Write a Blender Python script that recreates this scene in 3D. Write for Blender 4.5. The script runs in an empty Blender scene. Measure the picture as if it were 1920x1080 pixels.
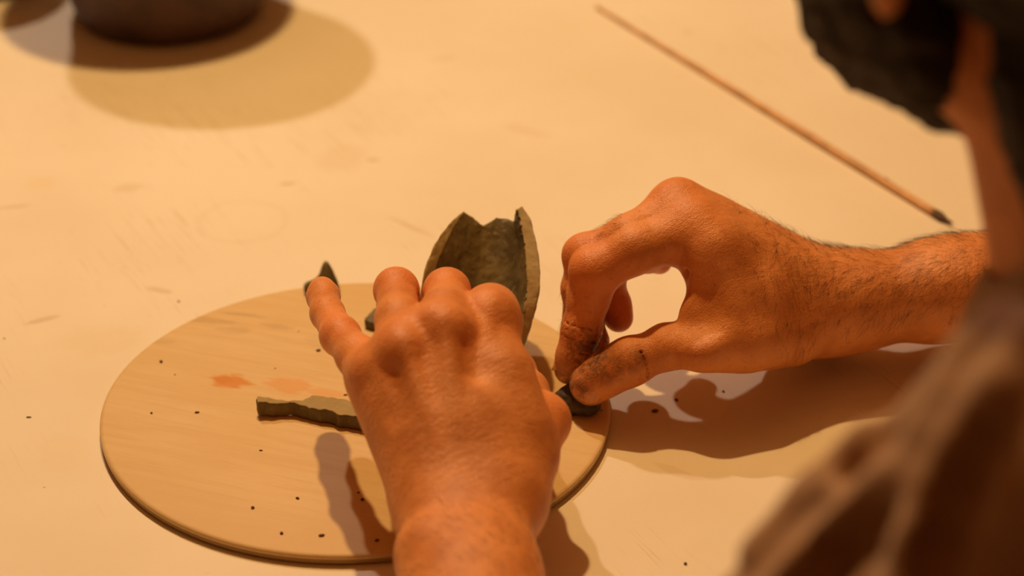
import bpy, bmesh, math, random
import numpy as np
from mathutils import Vector, Matrix
random.seed(7); rng = np.random.default_rng(7)
S = bpy.context.scene
COL = S.collection
TZ = 0.7555            # height of the work board's top face; local z = 0 lies there

# ------------------------------------------------------------------ camera
CAM = np.array([0.0721, -0.9467, 0.5985]); PITCH = math.radians(29.5); FPX = 4533.0
FW = np.array([0, math.cos(PITCH), -math.sin(PITCH)]); UP = np.array([0, math.sin(PITCH), math.cos(PITCH)])
cd = bpy.data.cameras.new('camera'); cam = bpy.data.objects.new('camera', cd); COL.objects.link(cam)
cam.location = (CAM[0], CAM[1], CAM[2] + TZ); cam.rotation_euler = (math.pi/2 - PITCH, 0, 0)
cd.sensor_width = 36; cd.lens = 36 * FPX / 1920; cd.clip_start = 0.02
cd.dof.use_dof = True; cd.dof.focus_distance = 1.075; cd.dof.aperture_fstop = 5.6
S.camera = cam

# ------------------------------------------------------------------ world, lamps, exposure
S.view_settings.view_transform = 'Standard'; S.view_settings.look = 'None'
S.view_settings.exposure = 0.0; S.view_settings.gamma = 1.0; S.view_settings.use_curve_mapping = False
w = bpy.data.worlds.new('world'); S.world = w; w.use_nodes = True
w.node_tree.nodes['Background'].inputs[0].default_value = (1.0, 0.34, 0.09, 1)
w.node_tree.nodes['Background'].inputs[1].default_value = 0.0
def lamp(name, loc, col, power, radius):
    l = bpy.data.lights.new(name, 'POINT'); l.color = col; l.energy = power; l.shadow_soft_size = radius
    o = bpy.data.objects.new(name, l); COL.objects.link(o); o.location = (loc[0], loc[1], loc[2] + TZ); return o
lamp('warm_lamp', (-0.075, 0.475, 1.30), (1.0, 0.605, 0.225), 46.5, 0.021)
lamp('pale_lamp', (-0.37, 0.90, 1.30), (1.0, 0.78, 0.60), 26.5, 0.021)

lamp('added_fill', (-0.5, -1.4, 1.6), (1.0, 0.40, 0.12), 1.5, 0.15)  # added soft warm fill from the viewer's side, not a lamp of the room

def W(px, py, z):
    "point of the place seen at that spot of the photograph, z metres above the work board"
    d = FW + (px-960)/FPX*np.array([1., 0, 0]) + (540-py)/FPX*UP
    return CAM + d*((z - CAM[2])/d[2])
def WP(px, py, P0, n):
    d = FW + (px-960)/FPX*np.array([1., 0, 0]) + (540-py)/FPX*UP
    return CAM + d*(((P0-CAM) @ n)/(d @ n))

# ------------------------------------------------------------------ materials
def mat(name, col, rough=0.6, spec=0.5):
    m = bpy.data.materials.new(name); m.use_nodes = True; nt = m.node_tree
    b = nt.nodes['Principled BSDF']; b.inputs['Base Color'].default_value = (*col, 1)
    b.inputs['Roughness'].default_value = rough; b.inputs['Specular IOR Level'].default_value = spec
    return m, nt, b
def N(nt, t, **k):
    n = nt.nodes.new(t)
    for a, v in k.items():
        if a in n.inputs: n.inputs[a].default_value = v
        else: setattr(n, a, v)
    return n
def coords(nt, scale=(1, 1, 1), rot=(0, 0, 0), loc=(0, 0, 0)):
    t = N(nt, 'ShaderNodeTexCoord'); m = N(nt, 'ShaderNodeMapping')
    m.vector_type = 'TEXTURE'      # rotate first, then stretch, so streaks follow the rotation
    m.inputs['Scale'].default_value = tuple(1/s_ for s_ in scale); m.inputs['Rotation'].default_value = rot; m.inputs['Location'].default_value = loc
    nt.links.new(t.outputs['Object'], m.inputs['Vector']); return m.outputs[0]
def noise(nt, vec, scale, detail=4, rough=.55, dist=0):
    n = N(nt, 'ShaderNodeTexNoise'); n.inputs['Scale'].default_value = scale; n.inputs['Detail'].default_value = detail
    n.inputs['Roughness'].default_value = rough; n.inputs['Distortion'].default_value = dist
    nt.links.new(vec, n.inputs['Vector']); return n.outputs[0]
def rng_map(nt, v, a, b, c=0., d=1.):
    n = N(nt, 'ShaderNodeMapRange'); n.interpolation_type = 'SMOOTHSTEP'
    for i, x in zip((1, 2, 3, 4), (a, b, c, d)): n.inputs[i].default_value = x
    nt.links.new(v, n.inputs[0]); return n.outputs[0]
def mix(nt, f, a, b, mode='MIX'):
    n = N(nt, 'ShaderNodeMix', data_type='RGBA', blend_type=mode)
    for sock, v in ((0, f), (6, a), (7, b)):
        if isinstance(v, (int, float)): n.inputs[sock].default_value = v
        elif isinstance(v, tuple): n.inputs[sock].default_value = (*v, 1)
        else: nt.links.new(v, n.inputs[sock])
    return n.outputs[2]
def mul(nt, a, b, op='MULTIPLY'):
    n = N(nt, 'ShaderNodeMath', operation=op)
    for i, v in ((0, a), (1, b)):
        if isinstance(v, (int, float)): n.inputs[i].default_value = v
        else: nt.links.new(v, n.inputs[i])
    return n.outputs[0]
def bump(nt, bsdf, h, strength, dist, prev=None):
    n = N(nt, 'ShaderNodeBump'); n.inputs['Strength'].default_value = strength; n.inputs['Distance'].default_value = dist
    nt.links.new(h, n.inputs['Height'])
    if prev is not None: nt.links.new(prev, n.inputs['Normal'])
    nt.links.new(n.outputs[0], bsdf.inputs['Normal']); return n.outputs[0]
def spot(nt, centre, rx, ry, ang, hard=.55, wob=.5, wscale=60):
    "soft elliptical stain mask in object coordinates (a mark on the surface itself)"
    t = N(nt, 'ShaderNodeTexCoord'); m = N(nt, 'ShaderNodeMapping', vector_type='TEXTURE')
    m.inputs['Location'].default_value = (centre[0], centre[1], 0); m.inputs['Rotation'].default_value = (0, 0, ang)
    m.inputs['Scale'].default_value = (rx, ry, 1000)
    nt.links.new(t.outputs['Object'], m.inputs['Vector'])
    l = N(nt, 'ShaderNodeVectorMath', operation='LENGTH'); nt.links.new(m.outputs[0], l.inputs[0])
    nz = noise(nt, coords(nt, (1, 3, 1), (0, 0, ang)), wscale, 5, .6)
    s = mul(nt, l.outputs['Value'], mul(nt, mul(nt, nz, -.5, 'ADD'), wob*2), 'ADD')
    return rng_map(nt, s, 1.0, hard, 0, 1)

def skin_material():
    m, nt, b = mat('skin', (.55, .2, .08), .47, .42)
    v = coords(nt)
    n1 = noise(nt, v, 55, 3); n2 = noise(nt, v, 420, 3, .6)
    c = mix(nt, rng_map(nt, n1, .34, .66), (.64, .235, .066), (.78, .315, .100))
    c = mix(nt, rng_map(nt, n2, .56, .78), c, (.58, .17, .05))
    # reddish joints and dried clay grime, stored per vertex
    a = N(nt, 'ShaderNodeAttribute', attribute_name='redness'); c = mix(nt, mul(nt, a.outputs['Fac'], .55), c, (.84, .27, .085))
    g = N(nt, 'ShaderNodeAttribute', attribute_name='grime')
    gn = noise(nt, v, 260, 6, .7, 1.0)
    gm = mul(nt, g.outputs['Fac'], rng_map(nt, gn, .36, .56, .15, 1.0))
    c = mix(nt, gm, c, (.07, .04, .022))
    nt.links.new(c, b.inputs['Base Color'])
    b.inputs['Subsurface Weight'].default_value = .12; b.inputs['Subsurface Radius'].default_value = (.9, .35, .15)
    b.inputs['Subsurface Scale'].default_value = .004
    vo = N(nt, 'ShaderNodeTexVoronoi', feature='DISTANCE_TO_EDGE'); vo.inputs['Scale'].default_value = 900
    nt.links.new(coords(nt, (1, 1, .6), (.3, .4, .5)), vo.inputs['Vector'])
    p = bump(nt, b, rng_map(nt, vo.outputs[0], 0, .25), .32, .0003)
    p = bump(nt, b, noise(nt, coords(nt, (1, 2.2, 1), (0, 0, .5)), 170, 5, .6), .5, .0011, p)
    return m
def clay_material():
    m, nt, b = mat('clay', (.2, .16, .09), .5, .45)
    v = coords(nt)
    c = mix(nt, rng_map(nt, noise(nt, v, 45, 5, .6), .35, .7), (.115, .088, .034), (.23, .18, .075))
    c = mix(nt, rng_map(nt, noise(nt, coords(nt, (1, 3, .6)), 170, 4, .6), .62, .75), c, (.34, .28, .16))
    nt.links.new(c, b.inputs['Base Color'])
    p = bump(nt, b, noise(nt, coords(nt, (2.5, 1, .5)), 130, 6, .65), .6, .0012)
    bump(nt, b, noise(nt, v, 700, 3), .35, .0004, p)
    return m
def cut_clay_material():
    m, nt, b = mat('cut_clay', (.3, .22, .12), .7, .3)
    v = coords(nt)
    c = mix(nt, noise(nt, v, 90, 4), (.32, .235, .095), (.44, .33, .15))
    nt.links.new(c, b.inputs['Base Color']); bump(nt, b, noise(nt, coords(nt, (1, 1, 4)), 160, 5), .4, .0006)
    return m
def table_material():
    m, nt, b = mat('table_paint', (.8, .7, .5), .55, .35)
    big = noise(nt, coords(nt), 4.5, 4, .55)
    c = mix(nt, rng_map(nt, big, .35, .7), (.80, .715, .555), (.87, .80, .66))
    # scratches run on the diagonal
    ang = math.radians(-62)
    st = noise(nt, coords(nt, (1, 28, 1), (0, 0, ang)), 26, 4, .6)
    patch = rng_map(nt, noise(nt, coords(nt), 11, 4, .6), .50, .64)
    c = mix(nt, mul(nt, mul(nt, rng_map(nt, st, .56, .68), patch), .42), c, (.58, .42, .24))
    for (px, py, rx, ry, a, col, k) in [(192, 640, .026, .018, .2, (.80, .66, .42), .30), (78, 342, .011, .009, 0, (.82, .66, .42), .35),
            (640, 296, .017, .022, -.4, (.74, .58, .38), .30), (700, 300, .005, .0022, .1, (.5, .33, .17), .6), (425, 340, .006, .003, .4, (.55, .38, .2), .0),
            (540, 344, .006, .002, .2, (.5, .35, .2), .5), (240, 352, .011, .006, .3, (.6, .43, .25), .28), (80, 600, .011, .003, .5, (.5, .35, .2), .4),
            (770, 425, .020, .0024, -.75, (.6, .42, .24), .35), (22, 388, .012, .002, .2, (.5, .35, .2), .4), (1270, 885, .016, .004, -.6, (.6, .42, .24), .25),
            (830, 110, .011, .005, .3, (.62, .46, .28), .25), (1290, 60, .004, .003, 0, (.55, .38, .2), .4), (300, 545, .009, .003, -.4, (.5, .35, .2), .35),
            (120, 850, .014, .02, .2, (.82, .68, .44), .25), (985, 245, .02, .006, -.6, (.65, .48, .3), .22)]:
        p = W(px, py, -.0055)
        c = mix(nt, mul(nt, spot(nt, p, rx, ry, a), k), c, col)
    # faint glaze ring left by a cup
    p = W(455, 415, -.0055); t = spot(nt, p, .026, .026, 0, .93, .12, 20); t2 = spot(nt, p, .0225, .0225, 0, .9, .12, 20)
    c = mix(nt, mul(nt, mul(nt, t, t2, 'SUBTRACT'), .10), c, (.62, .45, .26))
    dots = rng_map(nt, noise(nt, coords(nt), 210, 3, .6), .735, .77)
    c = mix(nt, mul(nt, dots, .5), c, (.35, .22, .1))
    nt.links.new(c, b.inputs['Base Color'])
    p = bump(nt, b, st, .12, .0006)
    bump(nt, b, noise(nt, coords(nt, (1, 6, 1), (0, 0, ang)), 60, 5), .10, .0008, p)
    return m
def board_material(edge=False):
    m, nt, b = mat('board_wood', (.7, .5, .3), .55, .35)
    ang = math.radians(-19)
    g = noise(nt, coords(nt, (1, 16, 4), (0, 0, ang)), 14, 6, .6, .4)
    c = mix(nt, rng_map(nt, g, .35, .68), (.75, .555, .29), (.70, .49, .235))
    c = mix(nt, rng_map(nt, noise(nt, coords(nt), 13, 4), .4, .66), c, (.71, .50, .235))
    fine = noise(nt, coords(nt, (1, 34, 4), (0, 0, ang)), 42, 4, .65)
    patch = rng_map(nt, noise(nt, coords(nt), 26, 4, .6), .52, .66)
    c = mix(nt, mul(nt, mul(nt, rng_map(nt, fine, .60, .72), patch), .5), c, (.42, .26, .12))
    if edge:
        c = mix(nt, .75, c, (.30, .17, .05))
    else:
        for (px, py, rx, ry, a, col, k) in [(432, 715, .0115, .0070, -.35, (.66, .27, .04), .95), (418, 712, .006, .004, -.3, (.60, .22, .03), .5),
                (540, 722, .0125, .0085, -.4, (.72, .36, .12), .70), (610, 737, .012, .004, -.3, (.74, .38, .13), .6),
                (440, 620, .010, .004, -.1, (.45, .3, .15), .25), (300, 640, .010, .003, -.1, (.45, .3, .15), .25), (520, 612, .010, .003, -.2, (.4, .26, .12), .3),
                (380, 600, .02, .003, -.2, (.4, .26, .12), .3), (455, 590, .014, .002, -.2, (.4, .26, .12), .35), (640, 645, .02, .012, -.2, (.50, .35, .18), .25)]:
            c = mix(nt, mul(nt, spot(nt, W(px, py, 0), rx, ry, a, .6, .7, 120), k), c, col)
    nt.links.new(c, b.inputs['Base Color'])
    bump(nt, b, fine, .25, .0006)
    return m
def shirt_material():
    m, nt, b = mat('shirt_cloth', (.15, .11, .08), .9, .2)
    v = coords(nt)
    c = mix(nt, noise(nt, v, 14, 3), (.36, .205, .115), (.45, .27, .155))
    nt.links.new(c, b.inputs['Base Color']); b.inputs['Sheen Weight'].default_value = .25
    wv = noise(nt, v, 1500, 2)
    p = bump(nt, b, noise(nt, coords(nt, (1, 1, .4)), 28, 3), .25, .004)
    bump(nt, b, wv, .3, .0005, p)
    return m
def simple(name, col, rough=.7, sc=120, amt=.25, bmp=.001):
    m, nt, b = mat(name, col, rough)
    v = coords(nt); lo = tuple(x*(1-amt) for x in col); hi = tuple(min(1, x*(1+amt)) for x in col)
    nt.links.new(mix(nt, rng_map(nt, noise(nt, v, sc, 5), .3, .7), lo, hi), b.inputs['Base Color'])
    bump(nt, b, noise(nt, v, sc*2, 4), .4, bmp); return m
M_SKIN = skin_material(); M_CLAY = clay_material(); M_CUT = cut_clay_material(); M_TABLE = table_material()
M_BOARD = board_material(); M_EDGE = board_material(True); M_SHIRT = shirt_material()
M_POT = simple('dark_fired_clay', (.085, .040, .030), .6, 40, .3, .001)
M_HAIR = simple('dark_hair', (.016, .007, .003), .75, 300, .4, .002)
M_STICK = simple('bamboo', (.62, .36, .16), .5, 60, .2, .0004)
M_DARKTIP = simple('charred_tip', (.09, .05, .025), .7, 300, .4, .0006)
M_TROUSERS = simple('trouser_cloth', (.03, .03, .04), .9); M_WOOD = simple('stool_wood', (.25, .14, .07), .5, 30)
M_LEG = simple('table_leg_wood', (.45, .33, .2), .6, 30); M_FLOOR = simple('floor_concrete', (.18, .14, .11), .8, 5)
M_WALL = simple('wall_plaster', (.40, .22, .10), .85, 4, .08); M_SHOE = simple('shoe_leather', (.03, .02, .018), .5)
M_NAIL = simple('nail', (.72, .33, .16), .32, 300, .12, .0001)
M_CRUMB = simple('dry_crumb', (.13, .06, .028), .8, 900, .3, .0004)
M_EYE = simple('eye_white', (.75, .7, .65), .2, 20, .05, .0001)

# ------------------------------------------------------------------ mesh helpers
def link(name, me, m=None, parent=None, smooth=True, label=None, cat=None, group=None, kind=None):
    if m is not None:
        for x in (m if isinstance(m, (list, tuple)) else [m]): me.materials.append(x)
    if smooth: me.polygons.foreach_set('use_smooth', [True]*len(me.polygons))
    o = bpy.data.objects.new(name, me); COL.objects.link(o)
    if parent is not None:
        o.parent = parent; o.matrix_parent_inverse = Matrix.Translation(-Vector(parent.location))
    for k_, v_ in (('label', label), ('category', cat), ('group', group), ('kind', kind)):
        if v_: o[k_] = v_
    return o
def from_arrays(name, V, Q):
    me = bpy.data.meshes.new(name); n = Q.shape[1]
    me.vertices.add(len(V)); me.vertices.foreach_set('co', V.astype(np.float32).ravel())
    me.loops.add(Q.size); me.loops.foreach_set('vertex_index', Q.astype(np.int32).ravel())
    me.polygons.add(len(Q)); me.polygons.foreach_set('loop_start', np.arange(0, Q.size, n, dtype=np.int32))
    me.polygons.foreach_set('loop_total', np.full(len(Q), n, np.int32)); me.update(calc_edges=True); me.validate(); return me

class Vol:
    "signed distance volume; parts are blended in, then skinned with quads"
    def __init__(s, lo, hi, h):
        s.lo = np.array(lo, float); s.h = h; s.n = np.ceil((np.array(hi)-s.lo)/h).astype(int)+1
        s.ax = [(s.lo[i] + h*np.arange(s.n[i])).astype(np.float32) for i in range(3)]
        s.F = np.full(s.n, .05, np.float32)
    def box(s, lo, hi):
        a = np.clip(np.floor((np.array(lo)-s.lo)/s.h).astype(int), 0, s.n-1); b = np.clip(np.ceil((np.array(hi)-s.lo)/s.h).astype(int)+1, 1, s.n)
        sl = tuple(slice(int(a[i]), int(b[i])) for i in range(3))
        P = (s.ax[0][sl[0]][:, None, None], s.ax[1][sl[1]][None, :, None], s.ax[2][sl[2]][None, None, :])
        return sl, P
    def blend(s, d, sl, k, sub=False):
        A = s.F[sl]
        if sub:
            d = -d; h = np.clip(.5-.5*(A-d)/k, 0, 1); s.F[sl] = A*(1-h) + d*h + k*h*(1-h)
        else:
            h = np.clip(.5+.5*(A-d)/k, 0, 1); s.F[sl] = A*(1-h) + d*h - k*h*(1-h)
    def cone(s, a, b, r1, r2, k=.006, sub=False, flat=None, fs=1.):
        a = np.array(a, float); b = np.array(b, float); m = max(r1, r2)*max(1, 1/fs) + k*1.5 + .004
        sl, (X, Y, Z) = s.box(np.minimum(a, b)-m, np.maximum(a, b)+m)
        if 0 in s.F[sl].shape: return
        ab = (b-a).astype(np.float32); L = float(ab @ ab) + 1e-12
        t = np.clip(((X-a[0])*ab[0] + (Y-a[1])*ab[1] + (Z-a[2])*ab[2])/L, 0, 1)
        x = X-(a[0]+t*ab[0]); y = Y-(a[1]+t*ab[1]); z = Z-(a[2]+t*ab[2])
        d2 = x*x+y*y+z*z
        if flat is not None:
            f = np.array(flat, float); f /= np.linalg.norm(f); q = x*f[0]+y*f[1]+z*f[2]; d2 = d2 + q*q*(fs*fs-1)
        s.blend((np.sqrt(d2) - (r1+(r2-r1)*t)).astype(np.float32), sl, k, sub)
    def ell(s, c, r, ax=None, k=.006, sub=False):
        c = np.array(c, float); r = np.array(r, float); A = np.eye(3) if ax is None else np.array(ax, float)
        m = max(r)+k*1.5+.004; sl, (X, Y, Z) = s.box(c-m, c+m)
        if 0 in s.F[sl].shape: return
        x, y, z = X-c[0], Y-c[1], Z-c[2]
        q = [(x*A[i][0]+y*A[i][1]+z*A[i][2])/r[i] for i in range(3)]
        k0 = np.sqrt(q[0]**2+q[1]**2+q[2]**2)+1e-9; k1 = np.sqrt((q[0]/r[0])**2+(q[1]/r[1])**2+(q[2]/r[2])**2)+1e-9
        s.blend((k0*(k0-1)/k1).astype(np.float32), sl, k, sub)
    def mesh(s):
        F = s.F; nb = F < 0; nx, ny, nz = F.shape
        c = [nb[i:nx-1+i, j:ny-1+j, k:nz-1+k] for i in (0, 1) for j in (0, 1) for k in (0, 1)]
        a_ = c[0].copy(); o_ = c[0].copy()
        for q in c[1:]: a_ &= q; o_ |= q
        I = np.argwhere(o_ & ~a_); idx = np.full((nx-1, ny-1, nz-1), -1, np.int64); idx[tuple(I.T)] = np.arange(len(I))
        acc = np.zeros((len(I), 3)); cnt = np.zeros(len(I))
        corners = np.array([(i, j, k) for i in (0, 1) for j in (0, 1) for k in (0, 1)])
        val = np.stack([F[tuple((I+q).T)] for q in corners], 1)
        for u in range(8):
            for v in range(u+1, 8):
                if np.abs(corners[u]-corners[v]).sum() != 1: continue
                m = (val[:, u] < 0) != (val[:, v] < 0); t = val[m, u]/(val[m, u]-val[m, v])
                acc[m] += corners[u]+(corners[v]-corners[u])*t[:, None]; cnt[m] += 1
        V = s.lo + (I + acc/cnt[:, None])*s.h
        quads = []
        for ax in range(3):
            sh = [slice(None)]*3; sh2 = [slice(None)]*3; sh[ax] = slice(0, -1); sh2[ax] = slice(1, None)
            A, B = nb[tuple(sh)], nb[tuple(sh2)]; E = np.argwhere(A != B); u, v = (ax+1) % 3, (ax+2) % 3
            E = E[(E[:, u] > 0) & (E[:, v] > 0) & (E[:, u] < F.shape[u]-1) & (E[:, v] < F.shape[v]-1)]
            inside = A[tuple(E.T)]; du = np.zeros(3, int); dv = np.zeros(3, int); du[u] = 1; dv[v] = 1
            q = np.stack([idx[tuple((E-du-dv).T)], idx[tuple((E-dv).T)], idx[tuple(E.T)], idx[tuple((E-du).T)]], 1)
            q[~inside] = q[~inside][:, ::-1]; quads.append(q)
        return V, np.concatenate(quads)
def norm(v): v = np.array(v, float); return v/np.linalg.norm(v)

# ================================================================== setting and large things
def box_bm(bm, c, s, rz=0, bev=0):
    r = bmesh.ops.create_cube(bm, size=1); vs = r['verts']
    bmesh.ops.scale(bm, vec=s, verts=vs); bmesh.ops.rotate(bm, cent=(0, 0, 0), matrix=Matrix.Rotation(rz, 3, 'Z'), verts=vs)
    bmesh.ops.translate(bm, vec=c, verts=vs)
    if bev: bmesh.ops.bevel(bm, geom=list({e for v in vs for e in v.link_edges}), offset=bev, segments=3, affect='EDGES')
def bm_mesh(name, bm): me = bpy.data.meshes.new(name); bm.normal_update(); bm.to_mesh(me); bm.free(); return me
def lathe(name, prof, seg=64, wob=0):
    bm = bmesh.new(); rows = []
    for (r, z) in prof:
        rows.append([bm.verts.new((r*math.cos(a), r*math.sin(a), z)) for a in [2*math.pi*i/seg for i in range(seg)]] if r > 1e-6 else [bm.verts.new((0, 0, z))])
    for A, B in zip(rows, rows[1:]):
        for i in range(seg):
            j = (i+1) % seg
            if len(A) == 1 and len(B) == 1: continue
            if len(A) == 1: bm.faces.new((A[0], B[j], B[i]))
            elif len(B) == 1: bm.faces.new((A[i], A[j], B[0]))
            else: bm.faces.new((A[i], A[j], B[j], B[i]))
    bmesh.ops.recalc_face_normals(bm, faces=bm.faces)
    if wob:
        for v in bm.verts:
            a = math.atan2(v.co.y, v.co.x); f = 1+wob*(math.sin(a*3+v.co.z*20)+.5*math.sin(a*7+1)); v.co.x *= f; v.co.y *= f
    return bm_mesh(name, bm)

bm = bmesh.new(); box_bm(bm, (0, 0, -.05), (7, 7, .1)); link('floor', bm_mesh('floor', bm), M_FLOOR, smooth=False, kind='structure')
for nm, c_, s_ in (('wall_back', (0, 3.05, 1.4), (6.2, .1, 2.8)), ('wall_front', (0, -3.05, 1.4), (6.2, .1, 2.8)), ('wall_left', (-3.05, 0, 1.4), (.1, 6.2, 2.8)), ('wall_right', (3.05, 0, 1.4), (.1, 6.2, 2.8)), ('ceiling', (0, 0, 2.85), (6.2, 6.2, .1))):
    bm = bmesh.new(); box_bm(bm, c_, s_); link(nm, bm_mesh(nm, bm), M_WALL, smooth=False, kind='structure')

# table: a rectangle turned so that the sitter's side faces down-right
th = math.atan2(-.53, .85); tn = np.array([math.cos(th), math.sin(th)]); tt = np.array([-tn[1], tn[0]])
tc = tn*(-.19) + tt*.20
T = bpy.data.objects.new('work_table', None); COL.objects.link(T); T.location = (tc[0], tc[1], 0)
T['label'] = 'large cream painted work table with scratches and faint stains'; T['category'] = 'table'
ztop = TZ-.0055
bm = bmesh.new(); box_bm(bm, (tc[0], tc[1], ztop-.018), (1.10, 1.60, .036), th, .002)
link('tabletop', bm_mesh('tabletop', bm), M_TABLE, T, smooth=False)
for a in (-1, 1):
    for b_ in (-1, 1):
        p = tc + tn*a*.49 + tt*b_*.74; bm = bmesh.new(); box_bm(bm, (p[0], p[1], (ztop-.036)/2), (.06, .06, ztop-.036), th, .004)
        link('leg', bm_mesh('leg', bm), M_LEG, T, smooth=False)
bm = bmesh.new()
for a in (-1, 1):
    p = tc+tn*a*.49; box_bm(bm, (p[0], p[1], ztop-.036-.04), (.02, 1.42, .08), th)
    p = tc+tt*a*.74; box_bm(bm, (p[0], p[1], ztop-.036-.04), (.92, .02, .08), th)
link('apron', bm_mesh('apron', bm), M_LEG, T, smooth=False)

# round work board
R = .1175
Bd = bpy.data.objects.new('work_board', None); COL.objects.link(Bd); Bd.location = (0, 0, ztop)
Bd['label'] = 'round pale wooden work board with two orange stains lying on the table'; Bd['category'] = 'board'
me = lathe('board_top', [(0, TZ), (R*.5, TZ), (R-.002, TZ), (R-.0008, TZ-.0003), (R, TZ-.001), (R, TZ-.0022), (0, TZ-.0022)], 128)
o = link('board_top', me, M_BOARD, Bd)
me = lathe('board_edge', [(0, TZ-.00221), (R-.0006, TZ-.00221), (R-.0001, TZ-.0028), (R-.0005, TZ-.0045), (R-.0018, TZ-.0054), (0, TZ-.0054)], 128)
link('board_edge', me, M_EDGE, Bd)

# dark pot
pc = W(320, 22, -.0055); pc = np.array([pc[0]-.001, pc[1]])
prof = [(0, 0), (.050, 0), (.0555, .002), (.0595, .008), (.0625, .018), (.0645, .034), (.067, .07), (.070, .12), (.0745, .17), (.0765, .201), (.0780, .206), (.0775, .209), (.0745, .208),
        (.0715, .195), (.068, .15), (.064, .09), (.060, .05), (.055, .02), (.045, .009), (0, .008)]
me = lathe('clay_pot', [(r, z) for r, z in prof], 96, .004)
o = link('clay_pot', me, M_POT, label='dark brown fired clay pot at the far left of the table', cat='pot'); o.location = (pc[0], pc[1], ztop)

# a second, lower pot just past the frame's top-left corner; its shade falls into the corner
c1, c2 = W(-6, 62, -.0055)[:2], W(128, 0, -.0055)[:2]; mm = (c1+c2)/2; dd = norm(c2-c1); pn = np.array([-dd[1], dd[0]])
cc = mm+pn*.050*.9; kq = .105/(1.30-.105); p2 = (cc+kq*np.array([-.37, .90]))/(1+kq)
me = lathe('clay_cup', [(0, 0), (.036, 0), (.040, .004), (.044, .03), (.049, .095), (.050, .104), (.0475, .105), (.046, .095), (.041, .03), (.034, .007), (0, .006)], 64, .006)
o = link('clay_cup', me, M_POT, label='low fired clay cup past the top left corner, behind the big pot', cat='cup'); o.location = (p2[0], p2[1], ztop); print('CUP', p2)

# long wooden stick with a dark frayed point
def tube(name, pts, rad, seg=12, caps=True):
    bm = bmesh.new(); rows = []; P = [Vector(p) for p in pts]
    for i, p in enumerate(P):
        t = (P[min(i+1, len(P)-1)]-P[max(i-1, 0)]).normalized(); a = t.cross(Vector((0, 0, 1)))
        if a.length < 1e-3: a = t.cross(Vector((0, 1, 0)))
        a.normalize(); b2 = t.cross(a)
        rows.append([bm.verts.new(p+(a*math.cos(2*math.pi*k/seg)+b2*math.sin(2*math.pi*k/seg))*rad[i]) for k in range(seg)])
    for A, B in zip(rows, rows[1:]):
        for k in range(seg): bm.faces.new((A[k], A[(k+1) % seg], B[(k+1) % seg], B[k]))
    if caps: bm.faces.new(rows[0][::-1]); bm.faces.new(rows[-1])
    bmesh.ops.recalc_face_normals(bm, faces=bm.faces); return bm_mesh(name, bm)
up = np.array([0, 0, TZ])
a = W(1119, 14, -.0045); b = W(1757, 403, -.0035)
St = bpy.data.objects.new('wooden_stick', None); COL.objects.link(St); mid = (a+b)/2; St.location = (mid[0], mid[1], ztop)
St['label'] = 'long thin bamboo stick with a dark pointed end lying across the table'; St['category'] = 'stick'
pts, rad = [], []
for i in range(41):
    t = i/40; r = .00120+.00105*min(1, t*1.6) + (.00012 if i in (14, 27, 35) else 0); p = a+(b-a)*t; p[2] = -.0055+r+.0001; pts.append(p+up); rad.append(r)
link('shaft', tube('shaft', pts, rad, 14), M_STICK, St)
d = norm(b-a); q = pts[-1]
tp = [q-d*.003, q, q+d*.003, q+d*.0055, q+d*.0085, q+d*.0125]
link('point', tube('point', tp, [.0022, .0024, .0024, .0017, .0009, .0002], 12), M_DARKTIP, St, label='dark frayed pointed end')
s2 = np.array([d[1], -d[0], 0]); link('splinter', tube('splinter', [q+d*.003, q+d*.007-s2*.0006, q+d*.0115-s2*.0012], [.0011, .0007, .0002], 8), M_DARKTIP, St)
kp = a+(b-a)*.872+np.array([0, 0, .0006])+UP*.0010+up; kp[2] = -.0055+.0040+TZ; link('knot', tube('knot', [kp-d*.0018, kp-d*.0008, kp+d*.0012, kp+d*.004], [.0003, .0011, .0009, .0002], 8), M_DARKTIP, St, label='small dark knot')

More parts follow.
